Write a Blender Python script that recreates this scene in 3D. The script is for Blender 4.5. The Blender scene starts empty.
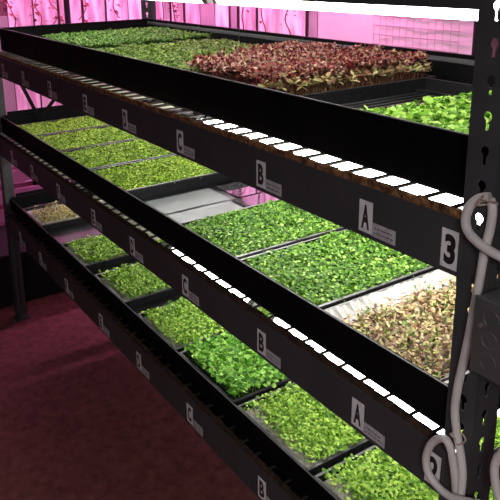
import bpy, math, random
import numpy as np
from mathutils import Vector, Matrix
random.seed(7)
SC = bpy.context.scene
COL = SC.collection
PI = math.pi

# ------------------------------------------------------------------ materials
def mat(name, base=(.5, .5, .5), rough=.5, metal=0., spec=.5, noise=None, emis=None, coat=0.,
        bump=0., bump_scale=60., rough_noise=0., trans=0.):
    m = bpy.data.materials.new(name); m.use_nodes = True
    nt = m.node_tree; b = nt.nodes['Principled BSDF']
    b.inputs['Base Color'].default_value = (*base, 1)
    b.inputs['Roughness'].default_value = rough
    b.inputs['Metallic'].default_value = metal
    b.inputs['Specular IOR Level'].default_value = spec
    b.inputs['Coat Weight'].default_value = coat
    if trans: b.inputs['Transmission Weight'].default_value = trans
    tc = nt.nodes.new('ShaderNodeTexCoord')
    if noise:                                  # (colour2, scale, contrast lo, hi)
        c2, sc, lo, hi = noise
        n = nt.nodes.new('ShaderNodeTexNoise'); n.inputs['Scale'].default_value = sc
        n.inputs['Detail'].default_value = 6
        r = nt.nodes.new('ShaderNodeValToRGB')
        r.color_ramp.elements[0].position = lo; r.color_ramp.elements[1].position = hi
        r.color_ramp.elements[0].color = (*base, 1); r.color_ramp.elements[1].color = (*c2, 1)
        nt.links.new(tc.outputs['Object'], n.inputs['Vector'])
        nt.links.new(n.outputs['Fac'], r.inputs['Fac'])
        nt.links.new(r.outputs['Color'], b.inputs['Base Color'])
    if bump:
        n2 = nt.nodes.new('ShaderNodeTexNoise'); n2.inputs['Scale'].default_value = bump_scale
        n2.inputs['Detail'].default_value = 4
        bp = nt.nodes.new('ShaderNodeBump'); bp.inputs['Strength'].default_value = bump
        bp.inputs['Distance'].default_value = .01
        nt.links.new(tc.outputs['Object'], n2.inputs['Vector'])
        nt.links.new(n2.outputs['Fac'], bp.inputs['Height'])
        nt.links.new(bp.outputs['Normal'], b.inputs['Normal'])
    if emis:
        b.inputs['Emission Color'].default_value = (*emis[0], 1)
        b.inputs['Emission Strength'].default_value = emis[1]
    return m

def leaf_mat(name, stops, rough=.5, transl=.2):
    """every leaf takes its own colour from the ramp"""
    m = bpy.data.materials.new(name); m.use_nodes = True
    nt = m.node_tree; b = nt.nodes['Principled BSDF']; out = nt.nodes['Material Output']
    g = nt.nodes.new('ShaderNodeNewGeometry')
    r = nt.nodes.new('ShaderNodeValToRGB'); cr = r.color_ramp
    while len(cr.elements) < len(stops): cr.elements.new(.5)
    for e, (p, c) in zip(cr.elements, stops):
        e.position = p; e.color = (*c, 1)
    nt.links.new(g.outputs['Random Per Island'], r.inputs['Fac'])
    nt.links.new(r.outputs['Color'], b.inputs['Base Color'])
    b.inputs['Roughness'].default_value = rough
    b.inputs['Specular IOR Level'].default_value = .22
    t = nt.nodes.new('ShaderNodeBsdfTranslucent')
    nt.links.new(r.outputs['Color'], t.inputs['Color'])
    mx = nt.nodes.new('ShaderNodeMixShader'); mx.inputs[0].default_value = transl
    nt.links.new(b.outputs[0], mx.inputs[1]); nt.links.new(t.outputs[0], mx.inputs[2])
    nt.links.new(mx.outputs[0], out.inputs['Surface'])
    return m

def translucent_mat(name, col, w=.6):
    m = bpy.data.materials.new(name); m.use_nodes = True
    nt = m.node_tree; b = nt.nodes['Principled BSDF']; out = nt.nodes['Material Output']
    tc = nt.nodes.new('ShaderNodeTexCoord')
    n = nt.nodes.new('ShaderNodeTexNoise'); n.inputs['Scale'].default_value = 14
    r = nt.nodes.new('ShaderNodeValToRGB')
    r.color_ramp.elements[0].position = .35; r.color_ramp.elements[1].position = .7
    r.color_ramp.elements[0].color = (*[c * .6 for c in col], 1); r.color_ramp.elements[1].color = (*col, 1)
    nt.links.new(tc.outputs['Object'], n.inputs['Vector']); nt.links.new(n.outputs['Fac'], r.inputs['Fac'])
    nt.links.new(r.outputs['Color'], b.inputs['Base Color']); b.inputs['Roughness'].default_value = .35
    t = nt.nodes.new('ShaderNodeBsdfTranslucent'); nt.links.new(r.outputs['Color'], t.inputs['Color'])
    mx = nt.nodes.new('ShaderNodeMixShader'); mx.inputs[0].default_value = w
    nt.links.new(b.outputs[0], mx.inputs[1]); nt.links.new(t.outputs[0], mx.inputs[2])
    nt.links.new(mx.outputs[0], out.inputs['Surface'])
    return m

M = {}
M['steel'] = mat('dark_painted_steel', (.037, .038, .042), .5, 0., .4, noise=((.048, .049, .054), 9, .35, .7), bump=.12, bump_scale=90)
M['post'] = mat('post_steel', (.036, .037, .040), .55, 0., .4, noise=((.050, .051, .055), 14, .35, .7), bump=.15, bump_scale=120)
M['wetblack'] = mat('wet_black_plastic', (.004, .004, .0045), .3, 0, .3, bump=.04, bump_scale=12)
M['black'] = mat('black_plastic', (.0028, .0028, .003), .6, 0, .07, noise=((.005, .0045, .005), 6, .4, .7))
M['tray'] = mat('tray_plastic', (.007, .007, .008), .35, 0, .4)
M['lip'] = mat('worn_grey_lip', (.07, .07, .073), .35, 0, .5)  # lighter grey stands in for glare on the upper inner back wall
M['rim'] = mat('scuffed_tray_rim', (.035, .035, .036), .35, 0, .5)  # rim is a lighter grey than the tray plastic
M['wire'] = mat('deck_wire', (.05, .042, .038), .45, .6)
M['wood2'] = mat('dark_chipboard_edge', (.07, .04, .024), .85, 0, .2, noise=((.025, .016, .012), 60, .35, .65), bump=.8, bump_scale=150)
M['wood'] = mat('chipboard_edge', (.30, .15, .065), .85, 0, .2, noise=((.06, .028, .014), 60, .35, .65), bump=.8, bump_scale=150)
M['tube'] = mat('led_tube', (.9, .9, .9), .4, emis=((1., .98, .93), 14.))
M['cap'] = mat('tube_cap', (.75, .75, .74), .4)
M['magenta'] = mat('magenta_led', (.9, .5, .8), .4, emis=((1., .31, .70), 80.))
M['sticker'] = mat('sticker_white', (.72, .71, .72), .6, noise=((.60, .59, .61), 40, .4, .7))
M['ink'] = mat('sticker_ink', (.012, .011, .012), .6)
M['tag'] = mat('tag_paper', (.46, .44, .47), .65, noise=((.36, .34, .37), 70, .4, .6))
M['mat'] = mat('grow_mat', (.42, .40, .33), .9, 0, .2, noise=((.25, .23, .17), 40, .5, .8), bump=.4, bump_scale=180)
M['whitemat'] = mat('white_paper', (.46, .445, .42), .85, 0, .2, noise=((.30, .285, .26), 18, .4, .75), bump=.6, bump_scale=60)
M['soil'] = mat('root_mat', (.008, .014, .004), .95, 0, .1, noise=((.02, .03, .008), 60, .4, .7))
M['darksoil'] = mat('dark_peat', (.018, .012, .009), .95, 0, .1, noise=((.05, .03, .02), 60, .4, .7))
M['sheet'] = mat('grey_plastic_sheet', (.085, .092, .092), .42, 0, .3, noise=((.13, .14, .142), 5, .35, .7))  # grey base stands in for the shelf underside mirrored in the front sheets
M['wetsheet'] = mat('wet_glossy_sheet', (.035, .035, .038), .07, 0, 1., noise=((.06, .06, .064), 9, .35, .7), coat=1.)
M['cable'] = mat('grey_cable', (.56, .52, .51), .5, 0, .4, noise=((.48, .44, .44), 30, .4, .7))
M['tie'] = mat('cable_tie', (.42, .33, .28), .6)
M['box'] = mat('junction_box_metal', (.085, .082, .085), .5, .25, .5, noise=((.065, .065, .067), 20, .4, .7))
M['screw'] = mat('screw_steel', (.5, .5, .5), .35, .9)
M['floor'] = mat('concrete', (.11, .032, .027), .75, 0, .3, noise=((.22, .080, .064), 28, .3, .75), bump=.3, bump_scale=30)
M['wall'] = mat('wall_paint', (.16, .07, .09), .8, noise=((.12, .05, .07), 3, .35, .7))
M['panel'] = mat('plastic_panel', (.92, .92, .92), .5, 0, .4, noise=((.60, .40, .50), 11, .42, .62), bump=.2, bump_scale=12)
def streaky(m, sz=.25):
    nt = m.node_tree
    for n in nt.nodes:
        if n.type == 'TEX_NOISE' and n.outputs['Fac'].links and n.outputs['Fac'].links[0].to_node.type == 'VALTORGB':
            mp = nt.nodes.new('ShaderNodeMapping'); mp.inputs['Scale'].default_value = (1.6, 1.6, sz)
            src = n.inputs['Vector'].links[0].from_socket
            nt.links.new(src, mp.inputs['Vector']); nt.links.new(mp.outputs['Vector'], n.inputs['Vector'])
streaky(M['panel'])  # vertical near-white streaks put the panels' glow into their colour
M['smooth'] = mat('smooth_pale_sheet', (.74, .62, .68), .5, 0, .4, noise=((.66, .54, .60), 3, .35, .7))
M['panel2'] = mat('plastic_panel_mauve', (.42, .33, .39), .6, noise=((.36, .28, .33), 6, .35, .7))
M['greywall'] = mat('grey_trim', (.33, .31, .31), .7)
M['darkwall'] = mat('dark_room_wall', (.05, .045, .045), .8)
M['darkbox'] = mat('black_tote', (.006, .005, .006), .7, 0, .2)
M['crate'] = mat('pink_crate', (.42, .13, .28), .6)  # magenta light on the pale crate is put into its colour
M['vine'] = leaf_mat('vine_leaf', [(0, (.16, .04, .05)), (1, (.30, .06, .08))], .5, .2)
M['ceil'] = mat('ceiling_paint', (.10, .095, .095), .8)
M['lamp'] = mat('room_lamp', (.9, .9, .9), .4, emis=((1., .96, .96), 54.))  # glow of the added, unseen fill lamp
G = {
 'far':   leaf_mat('pea_green_leaf', [(0, (.03, .09, .004)), (.5, (.17, .33, .014)), (1, (.48, .62, .07))]),
 'near':  leaf_mat('bright_green_leaf', [(0, (.010, .045, .003)), (.45, (.05, .15, .008)), (.85, (.14, .29, .02)), (1, (.36, .52, .13))]),
 'lime':  leaf_mat('lime_leaf', [(0, (.03, .12, .006)), (.5, (.18, .42, .02)), (1, (.52, .74, .16))]),
 'low':   leaf_mat('spring_green_leaf', [(0, (.025, .09, .004)), (.5, (.15, .33, .016)), (1, (.46, .64, .12))]),
 'lush':  leaf_mat('lush_green_leaf', [(0, (.02, .10, .004)), (.5, (.10, .32, .014)), (1, (.40, .66, .14))]),
 'top':   leaf_mat('top_green_leaf', [(0, (.03, .11, .012)), (.5, (.10, .23, .03)), (1, (.28, .46, .10))]),
 'dark':  leaf_mat('mixed_green_leaf', [(0, (.05, .10, .014)), (.5, (.12, .22, .025)), (1, (.30, .38, .10))]),
 'red':   leaf_mat('amaranth_leaf', [(0, (.05, .006, .008)), (.42, (.17, .016, .016)), (.62, (.32, .09, .07)), (.84, (.56, .34, .27)), (1, (.40, .38, .15))], .4, .25),
 'redend':leaf_mat('amaranth_pale_leaf', [(0, (.20, .04, .03)), (.4, (.44, .26, .15)), (.75, (.45, .46, .17)), (1, (.58, .56, .3))], .4, .3),
 'seed':  leaf_mat('seed_hull', [(0, (.03, .010, .005)), (.3, (.16, .08, .035)), (.6, (.42, .29, .14)), (.85, (.62, .50, .30)), (1, (.34, .42, .09))], .6, .15),
 'sparse':leaf_mat('sparse_sprout', [(0, (.12, .08, .02)), (.5, (.35, .32, .07)), (1, (.62, .56, .28))], .6, .3),
}

# ------------------------------------------------------------------ mesh builder
class MB:
    def __init__(s): s.v, s.f, s.mi, s.sm = [], [], [], []
    def add(s, v, f, mi=0, smooth=False):
        o = len(s.v); s.v += [tuple(p) for p in v]
        for q in f: s.f.append(tuple(o + i for i in q)); s.mi.append(mi); s.sm.append(smooth)
    def box(s, x0, y0, z0, x1, y1, z1, mi=0, c=0.):
        """box with chamfered edges when c > 0"""
        if c <= 0:
            v = [(x, y, z) for z in (z0, z1) for y in (y0, y1) for x in (x0, x1)]
            s.add(v, [(0, 2, 3, 1), (4, 5, 7, 6), (0, 1, 5, 4), (2, 6, 7, 3), (0, 4, 6, 2), (1, 3, 7, 5)], mi); return
        import itertools
        v = []; idx = {}
        X = (x0, x1); Y = (y0, y1); Z = (z0, z1); sg = (1, -1)
        for i, j, k in itertools.product((0, 1), repeat=3):
            a = (X[i], Y[j], Z[k]); d = (sg[i] * c, sg[j] * c, sg[k] * c)
            for ax in range(3):
                p = list(a)
                for t in range(3):
                    if t != ax: p[t] += d[t]
                idx[(i, j, k, ax)] = len(v); v.append(p)
        F = []
        for ax in range(3):
            o = [t for t in range(3) if t != ax]
            for e in (0, 1):
                q = []
                for (a, b) in ((0, 0), (1, 0), (1, 1), (0, 1)):
                    c3 = [0, 0, 0]; c3[ax] = e; c3[o[0]] = a; c3[o[1]] = b
                    q.append(idx[(*c3, ax)])
                flip = (e == 0) != (ax == 1)
                F.append(tuple(q[::-1]) if flip else tuple(q))
        for ax in range(3):
            o = [t for t in range(3) if t != ax]
            for a in (0, 1):
                for b in (0, 1):
                    def id_(e, face):
                        c3 = [0, 0, 0]; c3[ax] = e; c3[o[0]] = a; c3[o[1]] = b
                        return idx[(*c3, face)]
                    F.append((id_(0, o[0]), id_(1, o[0]), id_(1, o[1]), id_(0, o[1])))
        for i, j, k in itertools.product((0, 1), repeat=3):
            F.append(tuple(idx[(i, j, k, ax)] for ax in range(3)))
        s.add(v, F, mi)
    def prism_x(s, prof, x0, x1, mi=0):
        n = len(prof)
        v = [(x0, y, z) for y, z in prof] + [(x1, y, z) for y, z in prof]
        f = [(i, (i + 1) % n, n + (i + 1) % n, n + i) for i in range(n)]
        f += [tuple(range(n))[::-1], tuple(range(n, 2 * n))]
        s.add(v, f, mi)
    def cyl(s, p, q, r, n=12, mi=0, r2=None, smooth=True):
        p = Vector(p); q = Vector(q); d = (q - p).normalized()
        a = d.orthogonal().normalized(); b = d.cross(a); r2 = r if r2 is None else r2
        v = [p + r * (math.cos(2 * PI * i / n) * a + math.sin(2 * PI * i / n) * b) for i in range(n)]
        v += [q + r2 * (math.cos(2 * PI * i / n) * a + math.sin(2 * PI * i / n) * b) for i in range(n)]
        s.add(v, [(i, (i + 1) % n, n + (i + 1) % n, n + i) for i in range(n)], mi, smooth)
        s.add(v, [tuple(range(n))[::-1], tuple(range(n, 2 * n))], mi)
    def tube(s, pts, r, n=10, mi=0, sub=5):
        P = [Vector(p) for p in pts]; Q = []
        for i in range(len(P) - 1):
            p0 = P[max(i - 1, 0)]; p1 = P[i]; p2 = P[i + 1]; p3 = P[min(i + 2, len(P) - 1)]
            for k in range(sub):
                t = k / sub
                Q.append(.5 * ((2 * p1) + (p2 - p0) * t + (2 * p0 - 5 * p1 + 4 * p2 - p3) * t * t + (3 * p1 - p0 - 3 * p2 + p3) * t ** 3))
        Q.append(P[-1])
        nrm = None; rings = []
        for i, p in enumerate(Q):
            d = (Q[min(i + 1, len(Q) - 1)] - Q[max(i - 1, 0)]).normalized()
            nrm = d.orthogonal().normalized() if nrm is None else (nrm - d * nrm.dot(d)).normalized()
            b = d.cross(nrm)
            rings.append([p + r * (math.cos(2 * PI * k / n) * nrm + math.sin(2 * PI * k / n) * b) for k in range(n)])
        v = [x for rg in rings for x in rg]
        f = [(i * n + k, i * n + (k + 1) % n, (i + 1) * n + (k + 1) % n, (i + 1) * n + k) for i in range(len(Q) - 1) for k in range(n)]
        s.add(v, f, mi, True)
        s.add(v, [tuple(range(n))[::-1], tuple(range(len(v) - n, len(v)))], mi)
    def build(s, name, mats, parent=None, loc=None):
        me = bpy.data.meshes.new(name); me.from_pydata(s.v, [], s.f)
        for m in (mats if isinstance(mats, (list, tuple)) else [mats]): me.materials.append(m)
        me.polygons.foreach_set('material_index', s.mi); me.polygons.foreach_set('use_smooth', s.sm)
        me.update()
        o = bpy.data.objects.new(name, me); COL.objects.link(o)
        if loc: o.location = loc
        if parent: o.parent = parent
        return o

def tag(o, label=None, cat=None, group=None, kind=None):
    if label: o['label'] = label
    if cat: o['category'] = cat
    if group: o['group'] = group
    if kind: o['kind'] = kind
    return o
def empty(name, loc=(0, 0, 0)):
    o = bpy.data.objects.new(name, None); COL.objects.link(o); o.location = loc; o.empty_display_size = .05
    return o
def copy_tree(o, loc):
    r = o.copy(); COL.objects.link(r); r.location = loc
    for ch in list(o.children):
        c = ch.copy(); COL.objects.link(c); c.parent = r
    return r

# ------------------------------------------------------------------ layout (units ~ metres; z = 0 is the top of the level-3 beam)
S = .40; BH = .0916
XN, XF = 0., -2.66                 # rack ends
YB = .84                           # back of the rack
FLOOR = -1.38
ZT = {4: S, 3: 0., 2: -S, 1: -2 * S}
WY = {3: .050, 2: .024, 1: .027}
WT = {3: .118, 2: .099, 1: .080}

# ------------------------------------------------------------------ setting
def struct(name, x0, y0, z0, x1, y1, z1, m):
    b = MB(); b.box(x0, y0, z0, x1, y1, z1); o = b.build(name, m); o['kind'] = 'structure'; return o
RX0, RX1, RY0, RY1, RZ = -4.6, 3.2, -3.6, 2.0, 1.7
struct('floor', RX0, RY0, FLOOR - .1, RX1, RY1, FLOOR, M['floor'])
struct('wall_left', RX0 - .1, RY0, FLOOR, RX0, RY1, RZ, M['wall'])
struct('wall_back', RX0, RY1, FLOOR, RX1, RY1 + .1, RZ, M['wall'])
struct('wall_right', RX1, RY0, FLOOR, RX1 + .1, RY1, RZ, M['darkwall'])
struct('wall_front', RX0, RY0 - .1, FLOOR, RX1, RY0, RZ, M['darkwall'])
struct('ceiling', RX0, RY0, RZ, RX1, RY1, RZ + .1, M['ceil'])
struct('trim_1', RX0, .25, FLOOR, RX0 + .05, .62, .05, M['greywall'])

# ------------------------------------------------------------------ rack
rack = empty('shelving_rack', (0, 0, FLOOR))
tag(rack, 'dark grey steel shelving rack with perforated posts, three levels of growing trays', 'shelving rack')
def rp(b, name, m): return b.build(name, m, rack, (0, 0, -FLOOR))

def keyhole(cx, cz, r=.0075, n=16):
    pts = []
    a0 = math.asin(.0036 / r)
    for i in range(n + 1):                     # round top
        a = -PI / 2 + a0 + (2 * PI - 2 * a0) * i / n
        pts.append((cx + r * math.cos(a), cz + r * math.sin(a)))
    pts += [(cx - .0034, cz - .019), (cx, cz - .0215), (cx + .0034, cz - .019)]
    return pts
def plate(outer, holes, t):
    cu = bpy.data.curves.new('tmp', 'CURVE'); cu.dimensions = '2D'; cu.fill_mode = 'BOTH'; cu.extrude = t / 2
    for ring in [outer] + holes:
        sp = cu.splines.new('POLY'); sp.points.add(len(ring) - 1)
        for i, (x, y) in enumerate(ring): sp.points[i].co = (x, y, 0, 1)
        sp.use_cyclic_u = True
    o = bpy.data.objects.new('tmp', cu); COL.objects.link(o)
    dg = bpy.context.evaluated_depsgraph_get(); dg.update()
    me = bpy.data.meshes.new_from_object(o.evaluated_get(dg))
    v = [tuple(p.co) for p in me.vertices]; f = [tuple(p.vertices) for p in me.polygons]
    bpy.data.objects.remove(o); bpy.data.curves.remove(cu); bpy.data.meshes.remove(me)
    return v, f
PW = .051; TOP = 1.15
holes = [keyhole(PW / 2 + .003, .015 + .05 * k) for k in range(-27, 22) if FLOOR + .04 < .015 + .05 * k < TOP - .04]
pv, pf = plate([(0, FLOOR + .005), (PW, FLOOR + .005), (PW, TOP), (0, TOP)], holes, .003)
holes2 = [keyhole(PW / 2 - .001, .040 + .05 * k) for k in range(-27, 22) if FLOOR + .04 < .040 + .05 * k < TOP - .04]
qv, qf = plate([(0, FLOOR + .005), (PW + .006, FLOOR + .005), (PW + .006, TOP), (0, TOP)], holes2, .003)
def post(x, sx, y, sy):
    """x: inner edge of the face plate; sx: +1 grows to +X; sy: +1 the side plate runs to +Y"""
    b = MB()
    fl = pf if sx > 0 else [q[::-1] for q in pf]
    b.add([(x + sx * u, y + w, v) for u, v, w in pv], fl)
    b.add([(x + sx * (PW - .0015) + w, y + sy * (.0015 + u), v) for u, v, w in qv], qf)
    # turned-in lips and foot plate
    b.box(min(x, x + sx * .003), min(y, y + sy * .018), FLOOR + .005, max(x, x + sx * .003), max(y, y + sy * .018), TOP)
    b.box(min(x - sx * .006, x + sx * (PW + .012)), min(y - sy * .012, y + sy * (PW + .012)), FLOOR,
          max(x - sx * .006, x + sx * (PW + .012)), max(y - sy * .012, y + sy * (PW + .012)), FLOOR + .006, c=.001)
    return rp(b, 'post', M['post'])
post(XN, 1, -.0030, 1); post(XF, -1, -.0030, 1); post(XN, 1, YB + .0300, -1); post(XF, -1, YB + .0300, -1)

def text_verts(ch, h, w):
    cu = bpy.data.curves.new('t', 'FONT'); cu.body = ch; cu.offset = .045; cu.size = 1; cu.resolution_u = 4
    o = bpy.data.objects.new('t', cu); COL.objects.link(o)
    dg = bpy.context.evaluated_depsgraph_get(); dg.update()
    me = bpy.data.meshes.new_from_object(o.evaluated_get(dg))
    v = np.array([tuple(p.co) for p in me.vertices]); f = [tuple(p.vertices) for p in me.polygons]
    bpy.data.objects.remove(o); bpy.data.curves.remove(cu); bpy.data.meshes.remove(me)
    mn = v.min(0); mx = v.max(0); c = (mn + mx) / 2
    v = (v - c) * np.array([w / (mx[0] - mn[0]), h / (mx[1] - mn[1]), 1])
    return v, f
GLYPH = {}
def sticker(ch, x, z, w, h, parent, name='letter_sticker', label=None):
    if ch not in GLYPH: GLYPH[ch] = text_verts(ch, 1., 1.)
    v, f = GLYPH[ch]
    b = MB(); b.box(x - w / 2, -.0010, z - h / 2, x + w / 2, -.0001, z + h / 2, 0)
    b.add([(x + p[0] * w * .62, -.0014, z + p[1] * h * .78) for p in v], f, 1)
    o = b.build(name, [M['sticker'], M['ink']], parent)
    if label: o['label'] = label
    return o
def small_tag(x0, z1, w, h, parent, rng):
    b = MB(); b.box(x0, -.0010, z1 - h, x0 + w, -.0001, z1, 0)
    for r in range(2):
        x = x0 + w * .10; zz = z1 - h * (.34 + .34 * r)
        while x < x0 + w * .86:
            l = rng.uniform(.003, .008); l = min(l, x0 + w * .9 - x)
            b.box(x, -.0013, zz - .0011, x + l, -.0009, zz + .0011, 1); x += l + .0022
    return b.build('paper_tag', [M['tag'], M['box']], parent)

LX = [-.200, -.512, -.862, -1.190, -1.500, -1.850, -2.175, -2.470]
rng = random.Random(3)
for lv in (4, 3, 2, 1):
    z = ZT[lv]
    for side in ('front', 'back'):
        y0, s = (0., 1) if side == 'front' else (YB + .027, -1)
        prof = [(0, -BH), (0, 0), (.0028, 0), (.0028, -BH + .003), (.022, -BH + .003), (.022, -BH + .012), (.025, -BH + .012), (.025, -BH)]
        prof = [(y0 + s * a, z + c) for a, c in prof]
        if s > 0: prof = prof[::-1]
        b = MB(); b.prism_x(prof, XF, XN)
        # rolled top edge
        b.cyl((XF, y0 + s * .0018, z - .001), (XN, y0 + s * .0018, z - .001), .0022, 8)
        if side == 'front':
            for xr in (-.37, -.69, -1.03, -1.36, -1.68, -2.0, -2.33):
                b.cyl((xr, -.0015, z - .045), (xr, .001, z - .045), .004, 10)
        bm_ = rp(b, 'beam', M['steel'])
        if side == 'front' and lv < 4:
            # end bracket with a rivet next to the near post
            eb = MB(); eb.box(XN - .0, -.0072, z - BH - .012, XN + .006, -.0046, z + .004, c=.0006)
            eb.cyl((XN + .012, -.0068, z - BH + .012), (XN + .012, -.0045, z - BH + .012), .0055, 12)
            eb.cyl((XN + .012, -.0068, z - .022), (XN + .012, -.0045, z - .022), .0045, 12)
            eb.build('end_bracket', M['steel'], bm_)
            cb = MB(); cb.box(XN + .002, .0, z - BH, XN + .046, .0028, z - .008, c=.0006)
            for e in (-.03, -.07): cb.cyl((XN + .036, .0, z + e), (XN + .036, -.0012, z + e), .003, 8)
            cb.build('hook_plate', M['steel'], bm_)
            num = {3: '3', 2: '2', 1: '1'}[lv]
            sticker(num, -.0195, z - .0515, .034, .063, bm_, 'number_sticker', 'white sticker with a black ' + num)
            for ch, x in zip('ABCDEFGH', LX):
                sticker(ch, x - .001, z - .0535, .032, .058, bm_, 'letter_sticker', 'white sticker with a black ' + ch)
                small_tag(x + .0155, z - .0590, .054, .025, bm_, rng)
    # end beams
    for x0, x1 in ((XN + .004, XN + .045), (XF - .045, XF - .004)):
        b = MB(); b.box(x0 + .012, .056, z - BH, x1 - .012, YB - .03, z - .035, c=.002); rp(b, 'end_beam', M['steel'])
    if lv in (1, 2):
        b = MB(); b.box(XF - .047, .060, z + .075, XF - .043, YB - .03, z + WT[lv] + .012, c=.001); rp(b, 'end_rail', M['black'])
    if lv == 4: continue
    # chipboard strip on the front beam, ragged lower edge
    b = MB(); n = 140
    for i in range(n):
        xa = XF + (XN - XF) * i / n; xb = XF + (XN - XF) * (i + 1) / n
        t = z + .0135 + random.uniform(-.0022, .0015)
        b.box(xa, .0004 + random.uniform(0, .0012), z + .0012, xb, (.0110 if lv == 3 else .0105) + random.uniform(-.0012, .001), t)
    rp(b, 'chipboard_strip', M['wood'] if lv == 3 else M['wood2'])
    if lv == 1:
        b = MB(); b.box(XF, .0085, z + .0005, XN, .036, z + .005, c=.001); rp(b, 'ledge_strip', M['black'])  # black strip added so the front gap looks dark
    # welded wire deck
    b = MB(); x = XN - .03
    while x > XF + .01:
        j = random.uniform(-.004, .004)
        b.cyl((x + j, .0056, z + .0103), (x + j, YB + .015, z + .0103), .0035, 6)
        x -= .0585
    for y in (.0085, .20, .36, .52, .68, .83):
        b.cyl((XF + .004, y, z + .0068), (XN - .004, y, z + .0068), .0022, 6)
    rp(b, 'wire_deck', M['wire'])
# V brace at the far end
b = MB()
for (a, c) in (((.105, -.10), (.198, -.328)), ((.208, -.328), (.35, -.17))):
    d = Vector((0, c[0] - a[0], c[1] - a[1])).normalized(); nrm = Vector((0, -d.z, d.y)) * .009
    p = Vector((-2.652, a[0], a[1])); q = Vector((-2.652, c[0], c[1]))
    vs = [p + nrm, q + nrm, q - nrm, p - nrm]; vs += [v + Vector((.003, 0, 0)) for v in vs]
    b.add(vs, [(0, 1, 2, 3), (7, 6, 5, 4), (0, 4, 5, 1), (1, 5, 6, 2), (2, 6, 7, 3), (3, 7, 4, 0)])
rp(b, 'brace', M['black'])

# ------------------------------------------------------------------ long black flood trays on each level
def flood_tray(lv, label):
    z = ZT[lv]; y0 = WY[lv]; y1 = YB - .02; x0 = XF - .032 if lv < 3 else XF + .006; x1 = XN - .006; zt = z + WT[lv]; zb = z + .0142
    root = empty('flood_tray', (0, 0, zb)); tag(root, label, 'flood tray', 'black flood trays')
    t = .003
    b = MB(); b.box(x0, y0, zb, x1, y1, zb + .004); b.build('tray_bottom', M['wetblack'], root, (0, 0, -zb))
    def wall(name, prof):
        b = MB(); b.prism_x(prof, x0, x1)
        return b
    b = MB(); b.box(x0, y0, zb + .004, x1, y0 + t, zt); b.box(x0, y0 - .002, zt - .0025, x1, y0 + .0035, zt, 1, c=.0006)
    for xs in (-.45, -.93, -1.38, -1.80, -2.13, -2.42):
        b.box(xs - .004, y0 - .0016, zb + .004, xs + .004, y0, zt - .003)
    w = b.build('front_wall', [M['black'], M['rim']], root, (0, 0, -zb))
    b = MB(); b.box(x0, y1 - t, zb + .004, x1, y1, zt); b.box(x0, y1 - .012, zt - .003, x1, y1 + .003, zt, 0, c=.0008); b.box(x0 + .004, y1 - .009, zt - .028, x1 - .004, y1 - t, zt - .013, 2, c=.002)  # glare band on the inner face, built as a paler ridge
    for xs in (-.45, -.93, -1.38, -1.80, -2.13, -2.42):
        b.box(xs - .006, y1 - .006, zb + .004, xs + .006, y1 - t, zt - .003, 1)
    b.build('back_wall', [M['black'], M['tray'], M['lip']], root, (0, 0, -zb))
    for a in (x0, x1 - t):
        b = MB(); b.box(a, y0 + t, zb + .004, a + t, y1 - t, zt); b.box(a - .003 if a == x0 else a - .006, y0 + .008, zt - .003, a + .008 if a == x0 else a + .004, y1 - .013, zt, c=.0008)
        b.build('end_wall', M['black'], root, (0, 0, -zb))
    return root
flood_tray(3, 'long black flood tray with upright walls on the top shelf')
flood_tray(2, 'long black flood tray with upright walls on the middle shelf')
flood_tray(1, 'long black flood tray with upright walls on the lowest shelf')

# ------------------------------------------------------------------ growing trays
def tray_mesh(w, d, h, ribs=True):
    """open plant tray: tapered ribbed walls, rolled rim, grooved bottom; origin at centre of the base"""
    b = MB(); t = .002; ins = .010
    def ring(hw, hd, z): return [(-hw, -hd, z), (hw, -hd, z), (hw, hd, z), (-hw, hd, z)]
    w2, d2 = w / 2, d / 2
    R = [ring(w2 - ins, d2 - ins, 0), ring(w2 - .006, d2 - .006, h - .004), ring(w2, d2, h - .004), ring(w2, d2, h),
         ring(w2 - .007, d2 - .007, h), ring(w2 - ins - t, d2 - ins - t, t)]
    v = [p for r in R for p in r]; f = [(3, 2, 1, 0)]
    for k in range(len(R) - 1):
        for i in range(4):
            j = (i + 1) % 4; f.append((k * 4 + i, k * 4 + j, k * 4 + 4 + j, k * 4 + 4 + i))
    o = (len(R) - 1) * 4; f.append((o, o + 1, o + 2, o + 3)); b.add(v, f)
    for q in range(1 + 8, 1 + 16): b.mi[q] = 1
    if ribs:
        n = int(w / .03)
        for i in range(1, n):
            x = -w2 + w * i / n
            b.box(x - .002, -d2 + .016, t, x + .002, d2 - .016, t + .003)
        n = int(d / .03)
        for i in range(1, n):
            y = -d2 + d * i / n
            for sx in (-1, 1): b.box(sx * (w2 - .0085) - .0015, y - .003, .004, sx * (w2 - .0085) + .0015, y + .003, h - .005)
    return b

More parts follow.
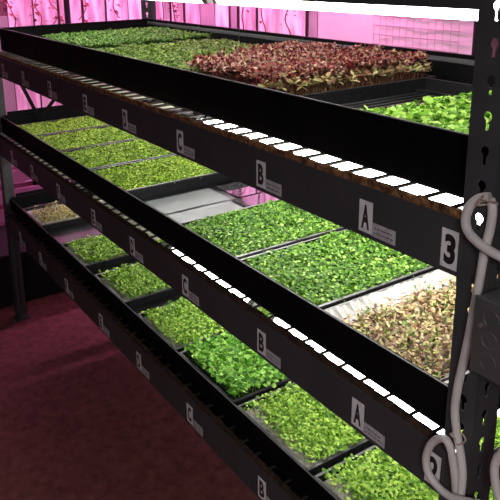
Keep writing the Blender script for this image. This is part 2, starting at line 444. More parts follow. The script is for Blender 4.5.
def leaf_field(n, w, d, h0, h1, L, Wd, up=.5, seed=0, leaves=2, stem=.0006, edge=0., lean=.25, patch=None):
    """thousands of seedlings: thin stem and a pair (or more) of curved oval leaves; numpy, one mesh"""
    r = np.random.default_rng(seed)
    nx = max(2, int(math.sqrt(n * w / d))); ny = max(2, int(n / nx))
    gx, gy = np.meshgrid((np.arange(nx) + .5) / nx, (np.arange(ny) + .5) / ny)
    gx = gx.ravel() + r.uniform(-.6, .6, nx * ny) / nx; gy = gy.ravel() + r.uniform(-.6, .6, nx * ny) / ny
    x = (gx - .5) * w; y = (gy - .5) * d
    if patch is not None:
        k = patch(x, y, r); x, y = x[k], y[k]
    N = len(x)
    bumps = .5 + .25 * np.sin(x * 31 + seed) * np.cos(y * 27 + seed * 1.7) + .25 * np.sin(x * 67 + y * 53 + seed)
    hz = h0 + (h1 - h0) * np.clip(bumps * .6 + r.uniform(0, .4, N), 0, 1)
    base = np.stack([x, y, np.zeros(N)], 1)
    ln = r.normal(0, lean, (N, 2)) * hz[:, None]
    topp = np.stack([x + ln[:, 0], y + ln[:, 1], hz], 1)
    V = []; F = []; off = 0
    # stems: slim triangles
    a = r.uniform(0, 2 * PI, N); sd = np.stack([np.cos(a), np.sin(a), 0 * a], 1) * stem
    sv = np.stack([base - sd, base + sd, topp], 1).reshape(-1, 3)
    V.append(sv); F.append(np.arange(3 * N).reshape(-1, 3)); off += 3 * N
    a0 = r.uniform(0, 2 * PI, N)
    for k in range(leaves):
        ang = a0 + k * 2 * PI / leaves + r.normal(0, .35, N)
        l = L * r.uniform(.65, 1.25, N); wd = Wd * r.uniform(.7, 1.2, N); el = r.normal(up, .35, N)
        dx = np.stack([np.cos(ang) * np.cos(el), np.sin(ang) * np.cos(el), np.sin(el)], 1)
        side = np.stack([-np.sin(ang), np.cos(ang), 0 * ang], 1)
        tw = r.normal(0, .35, N)[:, None]
        nrm = np.cross(dx, side); side = side * np.cos(tw) + nrm * np.sin(tw)
        dn = np.array([0, 0, -1.])
        l = l[:, None]; wd = wd[:, None]
        p0 = topp; p1 = topp + dx * l * .38; p2 = topp + dx * l * .75 + dn * l * .07; p3 = topp + dx * l + dn * l * .2
        q = np.stack([p0, p1 + side * wd * .5, p1 - side * wd * .5, p2 + side * wd * .42, p2 - side * wd * .42, p3], 1)
        V.append(q.reshape(-1, 3)); b0 = off + np.arange(N)[:, None] * 6
        F.append(np.concatenate([b0 + np.array([[0, 1, 2]]), b0 + np.array([[1, 3, 2]]), b0 + np.array([[2, 3, 4]]), b0 + np.array([[3, 5, 4]])], 0))
        off += 6 * N
    return np.concatenate(V), np.concatenate(F)
def tri_mesh(name, V, F, m, parent, loc=(0, 0, 0)):
    me = bpy.data.meshes.new(name)
    me.vertices.add(len(V)); me.vertices.foreach_set('co', V.astype(np.float32).ravel())
    me.loops.add(len(F) * 3); me.loops.foreach_set('vertex_index', F.astype(np.int32).ravel())
    me.polygons.add(len(F)); me.polygons.foreach_set('loop_start', np.arange(0, len(F) * 3, 3, dtype=np.int32))
    me.polygons.foreach_set('use_smooth', np.ones(len(F), dtype=bool))
    me.materials.append(m); me.update(calc_edges=True); me.validate()
    o = bpy.data.objects.new(name, me); COL.objects.link(o); o.parent = parent; o.location = loc
    return o

def grow_tray(lv, x0, x1, label, cat='tray of microgreens', group=None, kind='near', h=.042, fill=.92, n=2600, H=(.02, .032),
              L=.012, Wd=.009, up=.35, leaves=2, seed=1, mat_m='soil', patch=None, y0=None, d=.60, inset=.012, plant='microgreens', lean=.25, shiftx=0., base_z=None, rimpaper=False):
    w = x1 - x0 - .004
    y0 = WY[lv] + .022 if y0 is None else y0
    zb = ZT[lv] + .0186
    if lv == 1: h = .034
    root = empty('growing_tray', ((x0 + x1) / 2, y0 + d / 2, zb)); tag(root, label, cat, group)
    tray_mesh(w, d, h).build('tray_shell', [M['tray'], M['rim']], root)
    ms = h * .62
    b = MB(); b.box(-w / 2 + .0125, -d / 2 + .0125, .006, w / 2 - .0125, d / 2 - .0125, ms, c=.002)
    if rimpaper:                               # crimped paper liner standing along the rim
        for (ax, s, ln_, o_) in ((1, -1, d, w), (1, 1, d, w), (0, -1, w, d)):
            m_ = int(ln_ / .010); pts = []
            for i in range(m_ + 1):
                t_ = -ln_ / 2 + .014 + (ln_ - .028) * i / m_
                wob = (.0022 if i % 2 else -.0015) + random.uniform(-.001, .001)
                e = s * (o_ / 2 - .011 + wob)
                hi = h + .004 + random.uniform(-.004, .004)
                pts.append(((e, t_) if ax == 1 else (t_, e), hi, s))
            vs = []; fs = []
            for (p, hi, s_) in pts:
                inn = (p[0] - s_ * .024, p[1]) if ax == 1 else (p[0], p[1] - s_ * .024)
                vs += [(*p, hi), (*inn, ms + .001)]
            for i in range(m_): fs.append((2 * i, 2 * i + 1, 2 * i + 3, 2 * i + 2))
            b.add(vs, fs)
    b.build('growing_mat', M[mat_m], root)
    V, F = leaf_field(n, (w - 2 * inset) * fill, (d - 2 * inset) * .97, H[0], H[1], L, Wd, up, seed, leaves, patch=patch, lean=lean)
    V[:, 0] += shiftx
    o = tri_mesh(plant, V, F, G[kind], root, (0, 0, ms)); o['kind'] = 'stuff'
    return root

# middle shelf
MG = 'green microgreen trays on the middle shelf'
grow_tray(2, -2.610, -2.345, 'tray of yellow-green microgreens at the far end of the middle shelf', group=MG, kind='far', seed=11, n=4800, H=(.004, .018), L=.0103, Wd=.008, fill=1.)
grow_tray(2, -2.335, -2.020, 'tray of yellow-green microgreens, second from the far end of the middle shelf', group=MG, kind='far', seed=12, n=4800, H=(.004, .018), L=.0103, Wd=.008, fill=1.)
grow_tray(2, -2.012, -1.698, 'tray of yellow-green microgreens, third from the far end of the middle shelf', group=MG, kind='far', seed=13, n=4800, H=(.004, .018), L=.0103, Wd=.008, fill=1.)
grow_tray(2, -1.690, -1.380, 'tray of yellow-green microgreens bordering the empty wet bay of the middle shelf', group=MG, kind='far', seed=14, n=4800, H=(.004, .018), L=.0103, Wd=.008, fill=1.)
grow_tray(2, -1.022, -.722, 'dense green microgreens tray between the empty wet bay and another green tray', group=MG, kind='near', seed=15, n=5400, H=(.006, .021), L=.0103, Wd=.008, fill=1., leaves=2)
grow_tray(2, -.712, -.402, 'dense green microgreens tray beside the half-sprouted seed tray, middle shelf', group=MG, kind='near', seed=16, n=5400, H=(.006, .021), L=.0103, Wd=.008, fill=1., leaves=2)
def seedpatch(x, y, r): return (x > -.100 + .012 * np.sin(y * 40)) | ((x > -.115) & (r.uniform(0, 1, len(x)) < .2))
grow_tray(2, -.392, -.062, 'tray of half-sprouted beige seeds on white crimped paper, middle shelf', 'tray of sprouting seeds', kind='seed', seed=17,
          n=3600, H=(.003, .020), L=.016, Wd=.0062, up=.35, mat_m='whitemat', patch=seedpatch, rimpaper=True, plant='sprouting_seeds', lean=.5, fill=.94)
# sparse green shoots in that seed tray
rt = [o for o in COL.objects if o.get('label', '').startswith('tray of half-sprouted')][0]
V, F = leaf_field(260, .25, .54, .012, .030, .012, .005, .8, 5, 2, patch=seedpatch, lean=.4)
so = tri_mesh('green_shoots', V, F, G['dark'], rt, (0, 0, .026)); so['kind'] = 'stuff'

# empty bay: wet sheets
def sheet(x0, x1, y0, y1, label, z=ZT[2] + .0188, ang=0):
    b = MB(); n = 12
    w = (x1 - x0) / 2; d = (y1 - y0) / 2
    vs = []
    for k in (0, 1):
        for i in range(n + 1):
            for j in range(n + 1):
                x = -w + 2 * w * i / n; y = -d + 2 * d * j / n
                zz = .0004 * math.sin(x * 22 + y0 * 9) * math.cos(y * 17) + .0014
                vs.append((x, y, zz + .0015 * k))
    q = (n + 1) ** 2; fs = []
    for i in range(n):
        for j in range(n):
            a = i * (n + 1) + j
            fs.append((a, a + 1, a + n + 2, a + n + 1)); fs.append((q + a, q + a + n + 1, q + a + n + 2, q + a + 1))
    b.add(vs, fs, 0, True)
    o = b.build('capillary_sheet', M['wetsheet'] if y0 > .3 else M['sheet'], None, ((x0 + x1) / 2, (y0 + y1) / 2, z)); o.rotation_euler.z = ang
    tag(o, label, 'plastic sheet', 'wet grey sheets in the empty bay'); return o
sheet(-1.350, -1.205, .045, .375, 'wet grey sheet in the empty bay, front, nearer the yellow-green trays')
sheet(-1.195, -1.040, .045, .36, 'wet grey sheet in the empty bay, front, against the dense green tray')
sheet(-1.350, -1.205, .405, .79, 'wet grey sheet in the empty bay, rear, nearer the yellow-green trays')
sheet(-1.195, -1.040, .37, .79, 'wet grey sheet in the empty bay, rear, against the dense green tray')

# lowest shelf
LG = 'green microgreen trays on the lowest shelf'
def thin(x, y, r):
    e = np.minimum(np.minimum(x - x.min(), 9), np.minimum(y - y.min(), 9))
    return (e > .022) | (r.uniform(0, 1, len(x)) < .35)
grow_tray(1, -.385, -.075, 'lime green microgreens tray at the near end of the lowest shelf', group=LG, kind='low', seed=21, n=5000, L=.0115, Wd=.009, H=(.016, .026), fill=1., mat_m='mat', patch=thin)
grow_tray(1, -.697, -.402, 'microgreens tray with pale bare edge, lowest shelf, under the letter A sticker', group=LG, kind='low', seed=22, n=5000, mat_m='mat', patch=thin, H=(.014, .024), L=.0115, fill=1.)
grow_tray(1, -1.012, -.712, 'lush large-leaved green microgreens tray on the lowest shelf', group=LG, kind='lush', seed=23, n=3200, L=.016, Wd=.0125, H=(.02, .034), fill=1.)
grow_tray(1, -1.300, -1.027, 'green microgreens tray on the lowest shelf, far side touching an open black gap', group=LG, kind='low', seed=24, mat_m='mat', n=4200, L=.011, H=(.014, .026), fill=1.)
grow_tray(1, -1.672, -1.398, 'green microgreens tray standing alone between two black gaps, lowest shelf', group=LG, kind='low', seed=25, mat_m='mat', patch=thin, n=4200, L=.011, H=(.014, .026), fill=1.)
grow_tray(1, -2.035, -1.765, 'green microgreens tray, lowest shelf, next beyond the lone one towards the far end', group=LG, kind='low', seed=26, mat_m='mat', patch=thin, n=4200, L=.011, H=(.014, .026), fill=1.)
def sparse(x, y, r): return ((x > -.035 + .04 * np.sin(y * 9)) & (r.uniform(0, 1, len(x)) < .75)) | (r.uniform(0, 1, len(x)) < .02)
grow_tray(1, -2.575, -2.29, 'tray of sparse brownish sprouts on a white mat, lowest shelf, far end', 'tray of sprouting seeds', kind='sparse', seed=27,
          mat_m='whitemat', patch=sparse, n=2200, H=(.006, .034), plant='sparse_sprouts')

# top shelf
TG = 'green microgreen trays on the top shelf'
grow_tray(3, -2.500, -2.22, 'tall green microgreens tray nearest the far end of the top shelf', group=TG, kind='top', seed=31, H=(.028, .048), n=4500, L=.0115, y0=.18, d=.61)
grow_tray(3, -2.21, -1.93, 'tall green microgreens tray, top shelf, second from the far end', group=TG, kind='top', seed=32, H=(.028, .048), n=4500, L=.0115, y0=.18, d=.61)
grow_tray(3, -1.86, -1.59, 'dull green microgreens tray in the middle of the top shelf', group=TG, kind='dark', seed=33, H=(.022, .042), n=4500, L=.011, y0=.14)
grow_tray(3, -1.585, -1.32, 'dull green microgreens tray beside the red sprouts, top shelf', group=TG, kind='dark', seed=34, H=(.022, .042), n=4500, L=.011, y0=.14)
def redpatch(x, y, r): return x + .5 * y + .025 * r.normal(0, 1, len(x)) > -.05
grow_tray(3, -1.31, -1.005, 'tray of tall dark red sprouts, farther of the red pair on the top shelf', 'tray of microgreens', 'red sprout trays on the top shelf',
          patch=redpatch, kind='red', seed=35, H=(.040, .074), n=4600, L=.016, Wd=.0085, up=.65, leaves=3, mat_m='darksoil', y0=.14, fill=.93, plant='red_sprouts', lean=.2)
rf_ = [o for o in COL.objects if o.get('label', '').startswith('tray of tall dark red sprouts, farther')][0]
V, F = leaf_field(3600, .29, .575, .022, .042, .011, .0085, .4, 77, 2, patch=lambda x, y, r: x + .5 * y < -.04)
so = tri_mesh('green_shoots', V, F, G['dark'], rf_, (0, 0, .026)); so['kind'] = 'stuff'
rd = grow_tray(3, -1.0, -.69, 'tray of tall dark red sprouts with paler near edge, nearer of the red pair', 'tray of microgreens', 'red sprout trays on the top shelf',
          kind='red', seed=36, H=(.046, .082), n=4800, L=.016, Wd=.0085, up=.65, leaves=3, mat_m='darksoil', y0=.14, fill=.93, plant='red_sprouts', lean=.2)
V, F = leaf_field(200, .03, .56, .030, .058, .024, .010, .35, 6, 3, lean=.35)
V[:, 0] += .135
so = tri_mesh('pale_edge_sprouts', V, F, G['redend'], rd, (0, 0, .026)); so['kind'] = 'stuff'; so['label'] = 'pale cream and green sprouts leaning outwards'
grow_tray(3, -.385, -.06, 'bright lime green microgreens tray at the near end of the top shelf', group=TG, kind='lime', seed=37, H=(.024, .044), n=3000, L=.017, Wd=.0125, fill=1., y0=.09)
# empty black trays, nested
et = tray_mesh(.285, .56, .046).build('empty_tray', [M['tray'], M['rim']], None, (-.535, .12 + .28, ZT[3] + .0186))
tag(et, 'empty black ribbed tray between the red sprouts and the lime green tray', 'plant tray')
dv = MB(); dv.box(-.12, -.2, 0, .12, .2, .004, c=.001)
for i in range(9): dv.box(-.11 + i * .0265, -.19, .004, -.098 + i * .0265, .19, .009, c=.001)
for sy in (-1, 1): dv.box(-.12, sy * .2 - .003, .0, .12, sy * .2 + .003, .016, c=.001)
o = dv.build('drain_grid', M['tray'], None, (-.535, .42, ZT[3] + .0265))
tag(o, 'black slotted plastic insert lying in the empty black tray', 'tray insert')

# ------------------------------------------------------------------ LED tubes
def led(name, x0, x1, m, mc, r=.0135):
    b = MB(); root = empty(name); L_ = x1 - x0
    b.cyl((-L_ / 2 + .02, 0, 0), (L_ / 2 - .02, 0, 0), r, 14); b.build('glowing_tube', m, root)
    for s in (-1, 1):
        c = MB(); c.cyl((s * (L_ / 2 - .021), 0, 0), (s * L_ / 2, 0, 0), r + .0008, 14, r2=r * .93)
        for yy in (-.005, .005): c.cyl((s * L_ / 2, yy, 0), (s * (L_ / 2 + .006), yy, 0), .0012, 6)
        c.build('end_cap', mc, root)
    return root
segs = [(-.87, -.03), (-1.76, -.90), (-2.63, -1.79)]
where = ['near end', 'middle', 'far end']
protos = {}
def place_tube(x0, x1, y, z, label, group):
    key = round(x1 - x0, 3)
    if key not in protos:
        o = led('led_tube_light', x0, x1, M['tube'], M['cap']); protos[key] = o
        o.location = ((x0 + x1) / 2, y, z)
    else:
        o = copy_tree(protos[key], ((x0 + x1) / 2, y, z))
    tag(o, label, 'tube light', group)
    # hanging clips are part of the light
    b = MB(); l = x1 - x0; r = .0135
    return o
rows = {4: ('above the top shelf', [.12, .165, .40, .66]), 3: ('under the top shelf', [.14, .44, .56, .70]), 2: ('under the middle shelf', [.30, .46, .60, .74])}
ordn = ['first', 'second', 'third', 'fourth']
for lv, (nm, ys) in rows.items():
    for yi, y in enumerate(ys):
        for si, (a, c) in enumerate(segs):
            place_tube(a, c, y, ZT[lv] - .105, f'white LED tube {nm}, {ordn[yi]} row from the front, {where[si]}', 'LED tubes ' + nm)
for k, y in enumerate((.265, .30, .335)):
    place_tube(-1.22, -.03, y, ZT[3] - .102, f'bright white LED tube glimpsed through the top shelf front gap, {["front", "middle", "rear"][k]} of three', 'LED tubes in the front gap of the top shelf')
place_tube(-.655, -.03, .135, ZT[2] - .100, 'bright white LED tube glimpsed through the middle shelf front gap, nearest the post', 'LED tubes in the front gap of the middle shelf')
place_tube(-1.20, -.73, .135, ZT[2] - .100, 'bright white LED tube glimpsed through the middle shelf front gap, farther from the post', 'LED tubes in the front gap of the middle shelf')

# pale plastic slips below the wires where no tube shows
M['slip'] = translucent_mat('pale_plastic_slip', (.88, .86, .76), .8)
for lv, xs, yb, lab in ((3, -1.0, .075, 'pale plastic slip under the wires in the front gap of the top shelf'), (2, -1.07, .05, 'pale plastic slip under the wires in the front gap of the middle shelf')):
    x = xs
    while x > XF + .12:
        l = random.uniform(.05, .11)
        if random.random() < .82:
            b = MB(); z_ = ZT[lv] + .0008 + random.uniform(-.003, .0015)
            b.box(-l / 2 + .004, .014, 0, l / 2, yb, .0026, c=.0005)
            o = b.build('plastic_slip', M['slip'], None, (x - l / 2, 0, z_)); tag(o, lab, 'plastic slip', 'pale plastic slips in the shelf gap, level %s' % {3: 'three', 2: 'two'}[lv])
        x -= l

# ------------------------------------------------------------------ junction box and cables on the near post
jb = empty('junction_box', (.0, 0, 0)); tag(jb, 'square dark metal junction box with round knockouts on the near post', 'junction box')
b = MB(); X0, X1, Z0, Z1, Y0 = .074, .186, -.188, -.074, -.058
b.box(X0, Y0 + .004, Z0, X1, -.006, Z1, c=.003); b.build('box_body', M['box'], jb)
b = MB(); b.box(X0 - .002, Y0, Z0 - .002, X1 + .002, Y0 + .004, Z1 + .002, c=.002)
for cz in (-.098, -.131, -.164):
    for cx in (.101, .138):
        n = 28
        for rr, hh in ((.0135, .0006),):
            vs = []; fs = []
            for i in range(n):
                a = 2 * PI * i / n
                for r_, y_ in ((rr, Y0), (rr - .0005, Y0 - hh), (rr - .0016, Y0 - hh), (rr - .0021, Y0)):
                    vs.append((cx + r_ * math.cos(a), y_, cz + r_ * math.sin(a)))
            for i in range(n):
                j = (i + 1) % n
                for k in range(3): fs.append((i * 4 + k, j * 4 + k, j * 4 + k + 1, i * 4 + k + 1))
            b.add(vs, fs)
b.build('cover_plate', M['box'], jb)
b = MB()
for p in ((.086, -.113), (.174, -.08)): b.cyl((p[0], Y0 - .002, p[1]), (p[0], Y0, p[1]), .0032, 10)
b.build('screw', M['screw'], jb)
b = MB(); b.box(.045, -.012, -.150, .080, -.0058, -.110, c=.001); b.build('mounting_lug', M['box'], jb)

def cable(pts, r, label, name='power_cable'):
    b = MB(); b.tube(pts, r, 12); o = b.build(name, M['cable']); tag(o, label, 'cable', 'grey cables on the near post'); return o
cable([(.055, -.020, .058), (.040, -.024, .052), (.029, -.028, .037), (.026, -.030, .018), (.034, -.033, .003), (.053, -.036, -.006), (.073, -.036, -.012), (.10, -.034, -.016), (.14, -.03, -.016)],
      .0068, 'grey cable looping round below the tie beside the number 3 sticker')
cable([(.050, -.012, .052), (.0565, -.014, .040), (.0575, -.016, .014), (.053, -.018, -.023), (.049, -.018, -.071), (.044, -.018, -.121), (.039, -.018, -.172), (.032, -.018, -.227), (.027, -.018, -.266), (.026, -.018, -.302), (.033, -.018, -.338), (.043, -.018, -.370), (.050, -.018, -.403), (.050, -.018, -.44), (.047, -.016, -.52)],
      .0066, 'grey cable running down the near post from the upper tie')
cable([(.0405, -.018, -.442), (.041, -.024, -.415), (.038, -.028, -.385), (.034, -.031, -.362), (.026, -.033, -.350), (.012, -.033, -.356), (-.003, -.033, -.378), (-.011, -.032, -.408), (-.006, -.031, -.432), (.011, -.031, -.444), (.035, -.031, -.447), (.061, -.031, -.438), (.10, -.03, -.418)],
      .0064, 'grey cable looping over the number 2 sticker')
cable([(.135, -.03, -.26), (.124, -.03, -.300), (.114, -.03, -.324), (.111, -.03, -.348), (.118, -.03, -.377), (.131, -.03, -.403), (.14, -.03, -.45)],
      .0064, 'grey cable curving at the right edge below the junction box')
b = MB(); b.tube([(.046, -.034, .050), (.052, -.036, .058), (.060, -.026, .054), (.058, -.006, .046), (.046, -.006, .042), (.042, -.03, .044), (.046, -.034, .050)], .0018, 6)
b.tube([(.052, -.035, .056), (.058, -.040, .064), (.062, -.042, .066)], .0016, 6)
tag(b.build('cable_tie', M['tie']), 'beige cable tie holding the upper cable loop to the post', 'cable tie')
b = MB(); b.tube([(.036, -.026, -.342), (.042, -.028, -.350), (.044, -.010, -.350), (.034, -.008, -.344), (.028, -.026, -.340), (.036, -.027, -.342)], .0016, 6)
tag(b.build('cable_tie', M['tie']), 'cable tie above the lower cable loop', 'cable tie')

# ------------------------------------------------------------------ behind: plastic panels, vines, grid
def panel(p, w, ax, m, label, z0=FLOOR + .05, z1=1.1, seed=0):
    """gently wavy hanging sheet with thickness; ax 'y' hangs along the left wall, 'x' along the back wall"""
    b = MB(); n = 10; t = .003; vs = []
    for k in (0, 1):
        for i in range(n + 1):
            u = -w / 2 + w * i / n; wv = .010 * math.sin(u * 26 + seed * 1.3) + .004 * math.sin(u * 70 + seed)
            for z in (z0, z1):
                vs.append((wv + k * t, u, z) if ax == 'y' else (u, -(wv + k * t), z))
    q = 2 * (n + 1); fs = []
    for i in range(n):
        a = 2 * i; fs.append((a, a + 1, a + 3, a + 2)); fs.append((q + a, q + a + 2, q + a + 3, q + a + 1))
        fs.append((a, a + 2, q + a + 2, q + a)); fs.append((a + 1, q + a + 1, q + a + 3, a + 3))
    fs.append((0, q, q + 1, 1)); a = 2 * n; fs.append((a, a + 1, q + a + 1, q + a))
    b.add(vs, fs, 0, False)
    o = b.build('plastic_curtain', m, None, (p[0], p[1], 0)); tag(o, label, 'plastic panel', 'plastic panels hanging behind the rack'); return o
y = .70; k = 0
names = ['pink-lit plastic panel on the far left, hanging nearest the frame edge', 'pink-lit plastic panel hanging left of the dark pole', 'pink-lit plastic panel hanging just right of the dark pole',
         'pink-lit plastic panel, second right of the dark pole', 'pink-lit plastic panel hanging just left of the far rear post', 'pink-lit plastic panel partly behind the far rear post', 'pink-lit plastic panel in the corner right of the far rear post']
for k in range(7):
    panel((RX0 + .04, .72 + k * .195), .178, 'y', M['panel'], names[k], seed=k)
xs = [(-4.44, .2, 'panel', 'pink-lit plastic panel on the back wall, first from the corner'), (-4.2, .22, 'panel', 'pink-lit plastic panel behind the drooping red vine'),
      (-3.96, .20, 'panel2', 'mauve plastic panel hanging on the back wall'), (-3.74, .16, 'panel', 'narrow pink-lit panel right of the mauve panel'),
      (-3.60, .10, 'panel2', 'narrow mauve strip on the back wall between pink panels'), (-3.42, .2, 'panel', 'pale pink panel, left of three wide ones above the red sprouts'),
      (-3.17, .25, 'panel', 'pale pink panel, middle of three wide ones above the red sprouts'), (-2.90, .24, 'panel', 'pale pink panel, right of three wide ones above the red sprouts'),
      (-2.71, .08, 'panel2', 'narrow mauve strip on the back wall beside the wide pale sheet'), (-2.075, 1.17, 'smooth', 'wide smooth pale pink sheet behind the wire grid')]
for k, (x, w, m, l) in enumerate(xs): panel((x, RY1 - .02), w, 'x', M[m], l, seed=k + 10)
b = MB(); b.cyl((RX0 + .12, 1.055, FLOOR), (RX0 + .12, 1.055, 1.3), .022, 12); b.cyl((RX0 + .12, 1.055, FLOOR), (RX0 + .12, 1.055, FLOOR + .01), .06, 16)
tag(b.build('pole', M['darkbox']), 'dark upright pole in front of the pink panels at upper left', 'pole')
b = MB(); b.cyl((-1.475, RY1 - .06, FLOOR), (-1.475, RY1 - .06, 1.3), .022, 12); b.cyl((-1.475, RY1 - .06, FLOOR), (-1.475, RY1 - .06, FLOOR + .01), .06, 16)
tag(b.build('pole', M['darkbox']), 'dark upright pole beside the wire grid, close to the near post', 'pole')
# wire grid
b = MB(); gx0, gx1, gz0, gz1 = -2.14, -1.575, -.30, .50; gy = RY1 - .07
for i in range(13):
    x = gx0 + (gx1 - gx0) * i / 12; b.cyl((x, gy, gz0), (x, gy, gz1), .0013, 6)
for i in range(17):
    z = gz0 + (gz1 - gz0) * i / 16; b.cyl((gx0, gy - .004, z), (gx1, gy - .004, z), .0030, 6)
M['gridw'] = mat('grid_wire', (.45, .30, .38), .5)
tag(b.build('wire_grid', M['gridw']), 'wire grid panel hanging against the pale pink sheet', 'wire grid')

# vines
def vine(p, ax, z0, z1, label, seed, nl=26, r=.04):
    rg = random.Random(seed); root = empty('hanging_vine', p); tag(root, label, 'vine', 'red-leaved vines behind the rack')
    pts = []; n = 9
    for i in range(n + 1):
        z = z1 + (z0 - z1) * i / n; a = rg.uniform(-.04, .04)
        pts.append((0 if ax == 'y' else a, a if ax == 'y' else 0, z))
    b = MB(); b.tube(pts, .004, 6, sub=3); b.build('vine_stem', M['vine'], root)
    vs = []; fs = []
    for i in range(nl):
        t = rg.random(); z = z1 + (z0 - z1) * t; q = pts[min(int(t * n), n)]
        L_ = rg.uniform(.6, 1.15) * r; ang = rg.uniform(0, 2 * PI); el = rg.uniform(-.9, .3)
        d = Vector((math.cos(ang) * math.cos(el), math.sin(ang) * math.cos(el), math.sin(el)))
        s = d.cross(Vector((0, 0, 1))).normalized(); up_ = s.cross(d)
        c = Vector((q[0], q[1], z)) + d * .02
        o_ = len(vs); prof = [(0, 0), (.12, .30), (.4, .42), (.72, .26), (1, 0)]
        cen = [c + d * L_ * a - up_ * (L_ * .18 * a * a) for a, w in prof]
        for (a, w), m_ in zip(prof, cen): vs += [m_ + s * w * L_ + up_ * w * L_ * .2, m_, m_ - s * w * L_ + up_ * w * L_ * .2]
        for k in range(4):
            for e in (0, 1): fs.append((o_ + k * 3 + e, o_ + k * 3 + e + 1, o_ + k * 3 + 3 + e + 1, o_ + k * 3 + 3 + e))
    b = MB(); b.add(vs, fs, 0, True); b.build('vine_leaves', M['vine'], root)
vl = [((RX0 + .17, .63, 0), 'y', .02, 'red-leaved vine hanging at the top left corner of the view'), ((RX0 + .17, .80, 0), 'y', .05, 'red-leaved vine in front of the left panels, second from the left'),
      ((RX0 + .17, .93, 0), 'y', .08, 'red-leaved vine just left of the dark pole'), ((RX0 + .17, 1.16, 0), 'y', .10, 'red-leaved vine just right of the dark pole'), 
      ((RX0 + .17, 1.42, 0), 'y', .10, 'red-leaved vine left of the far rear post'),
      ((-4.22, RY1 - .17, 0), 'x', -.02, 'drooping red-leaved vine right of the far rear post'), ((-4.38, RY1 - .17, 0), 'x', .0, 'thin red-leaved vine closest to the far rear post'),
      ((-3.28, RY1 - .17, 0), 'x', -.05, 'thin vine between the first two wide pink panels'), ((-3.03, RY1 - .17, 0), 'x', -.03, 'thin vine between the second and third wide pink panels'),
      ((-2.76, RY1 - .17, 0), 'x', -.05, 'thin vine left of the wide smooth pink sheet')]
for k, (p, ax, z0, l) in enumerate(vl):
    vine(p, ax, z0 - .1, .75, l, 50 + k, nl=60 if k < 7 else 22, r=.042 if k < 7 else .026)

# black tote and pale slatted crates past the far end of the rack
def tote(x0, y0, x1, y1, h, m, label, name, cat, slats=0):
    root = empty(name, ((x0 + x1) / 2, (y0 + y1) / 2, FLOOR)); tag(root, label, cat)
    w = x1 - x0; d = y1 - y0
    if not slats:
        b = tray_mesh(w, d, h - .02, ribs=False); b.build('tote_body', [m, m], root)
        b = MB(); b.box(-w / 2 - .004, -d / 2 - .004, h - .02, w / 2 + .004, d / 2 + .004, h, c=.006); b.build('lid', m, root)
    else:
        for sx in (-1, 1):
            for sy in (-1, 1):
                b = MB(); b.box(sx * (w / 2 - .02) - .015, sy * (d / 2 - .02) - .015, 0, sx * (w / 2 - .02) + .015, sy * (d / 2 - .02) + .015, h)
                b.build('corner_post', M['darkbox'], root)
        for i in range(slats):
            z = h * (i + .5) / slats; s_ = MB()
            for sx in (-1, 1): s_.box(sx * (w / 2) - .004, -d / 2, z - h / slats * .33, sx * (w / 2) + .004, d / 2, z + h / slats * .33, c=.001)
            for sy in (-1, 1): s_.box(-w / 2, sy * d / 2 - .004, z - h / slats * .33, w / 2, sy * d / 2 + .004, z + h / slats * .33, c=.001)
            s_.build('slat', m, root)
    return root
tote(-3.30, -.55, -2.84, .75, .30, M['darkbox'], 'low black storage tote on the floor past the far end of the rack', 'storage_tote', 'tote')
tote(-3.95, -.45, -3.45, .55, .72, M['crate'], 'pink slatted crate behind the far end of the rack', 'slatted_crate', 'crate', slats=6)

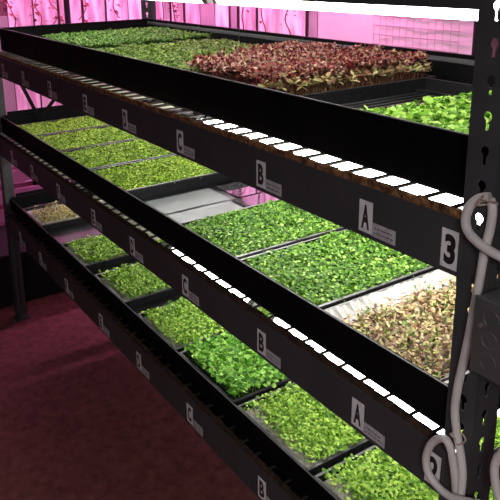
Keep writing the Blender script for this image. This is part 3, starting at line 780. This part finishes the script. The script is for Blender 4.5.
# ------------------------------------------------------------------ magenta grow lamps and an unseen fill lamp added for the rack front
def grow_lamp(p, l, ax, label):
    root = empty('grow_lamp', p); tag(root, label, 'grow lamp', 'magenta grow lamps')
    def bx(b, a, c, e, f, g, h): b.box(*((a, c, e, f, g, h) if ax == 'x' else (c, a, e, g, f, h)), c=.002)
    b = MB(); bx(b, -l / 2, -.04, .012, l / 2, .04, .05); b.build('lamp_housing', M['greywall'], root)
    b = MB(); bx(b, -l / 2 + .02, -.03, 0, l / 2 - .02, .03, .0118); b.build('lamp_strip', M['magenta'], root)
    b = MB()
    for e in (-.3, .3): bx(b, e * l - .002, -.002, .05, e * l + .002, .002, RZ - p[2])
    b.build('hanging_cord', M['darkbox'], root)
for k, x in enumerate((-4.0, -3.0, -2.0)):
    grow_lamp((x, 1.55, .62), .85, 'x', f'magenta grow lamp along the back wall, {["by the corner", "middle one", "near the wire grid"][k]}')
for k, y_ in enumerate((.15, .98)):
    grow_lamp((-4.15, y_, .62), .8, 'y', f'magenta grow lamp along the left wall, {["farther from", "closer to"][k]} the corner')
lp = empty('ceiling_lamp', (1.35, -1.5, .85)); tag(lp, 'white lamp panel hung from the ceiling in front of the near post', 'ceiling lamp')  # not in view; added as neutral light on beam fronts and near post
b = MB(); b.box(-.3, -.3, .012, .3, .3, .058, c=.004)
for e in (-.2, .2): b.box(e - .003, -.003, .058, e + .003, .003, RZ - .85)
b.build('lamp_housing', M['greywall'], lp)
b = MB(); b.box(-.27, -.27, 0, .27, .27, .0118, c=.002); b.build('diffuser', M['lamp'], lp)

# ------------------------------------------------------------------ camera
yaw, pitch, roll = 1.0116, .2722, -.0205
cy_, sy_, cp, sp = math.cos(yaw), math.sin(yaw), math.cos(pitch), math.sin(pitch)
f = Vector((-sy_ * cp, cy_ * cp, -sp)); rt_ = Vector((cy_, sy_, 0)); up = rt_.cross(f)
c_, s_ = math.cos(roll), math.sin(roll)
r2 = c_ * rt_ + s_ * up; u2 = -s_ * rt_ + c_ * up
cam = bpy.data.cameras.new('camera'); co = bpy.data.objects.new('camera', cam); COL.objects.link(co)
mw = Matrix((( r2.x, u2.x, -f.x, .6174), (r2.y, u2.y, -f.y, -.8145), (r2.z, u2.z, -f.z, .3727), (0, 0, 0, 1)))
co.matrix_world = mw
cam.sensor_width = 36; cam.lens = 686.445 * 36 / 500
cam.shift_x = (250 - 218.03) / 500; cam.shift_y = -(250 - 157.92) / 500
cam.clip_start = .02
SC.camera = co
w = bpy.data.worlds.new('world'); SC.world = w; w.use_nodes = True
w.node_tree.nodes['Background'].inputs[0].default_value = (.02, .015, .018, 1)
w.node_tree.nodes['Background'].inputs[1].default_value = .3
SC.view_settings.view_transform = 'Standard'; SC.view_settings.look = 'None'
SC.view_settings.exposure = 0.; SC.view_settings.gamma = 1; SC.view_settings.use_curve_mapping = False
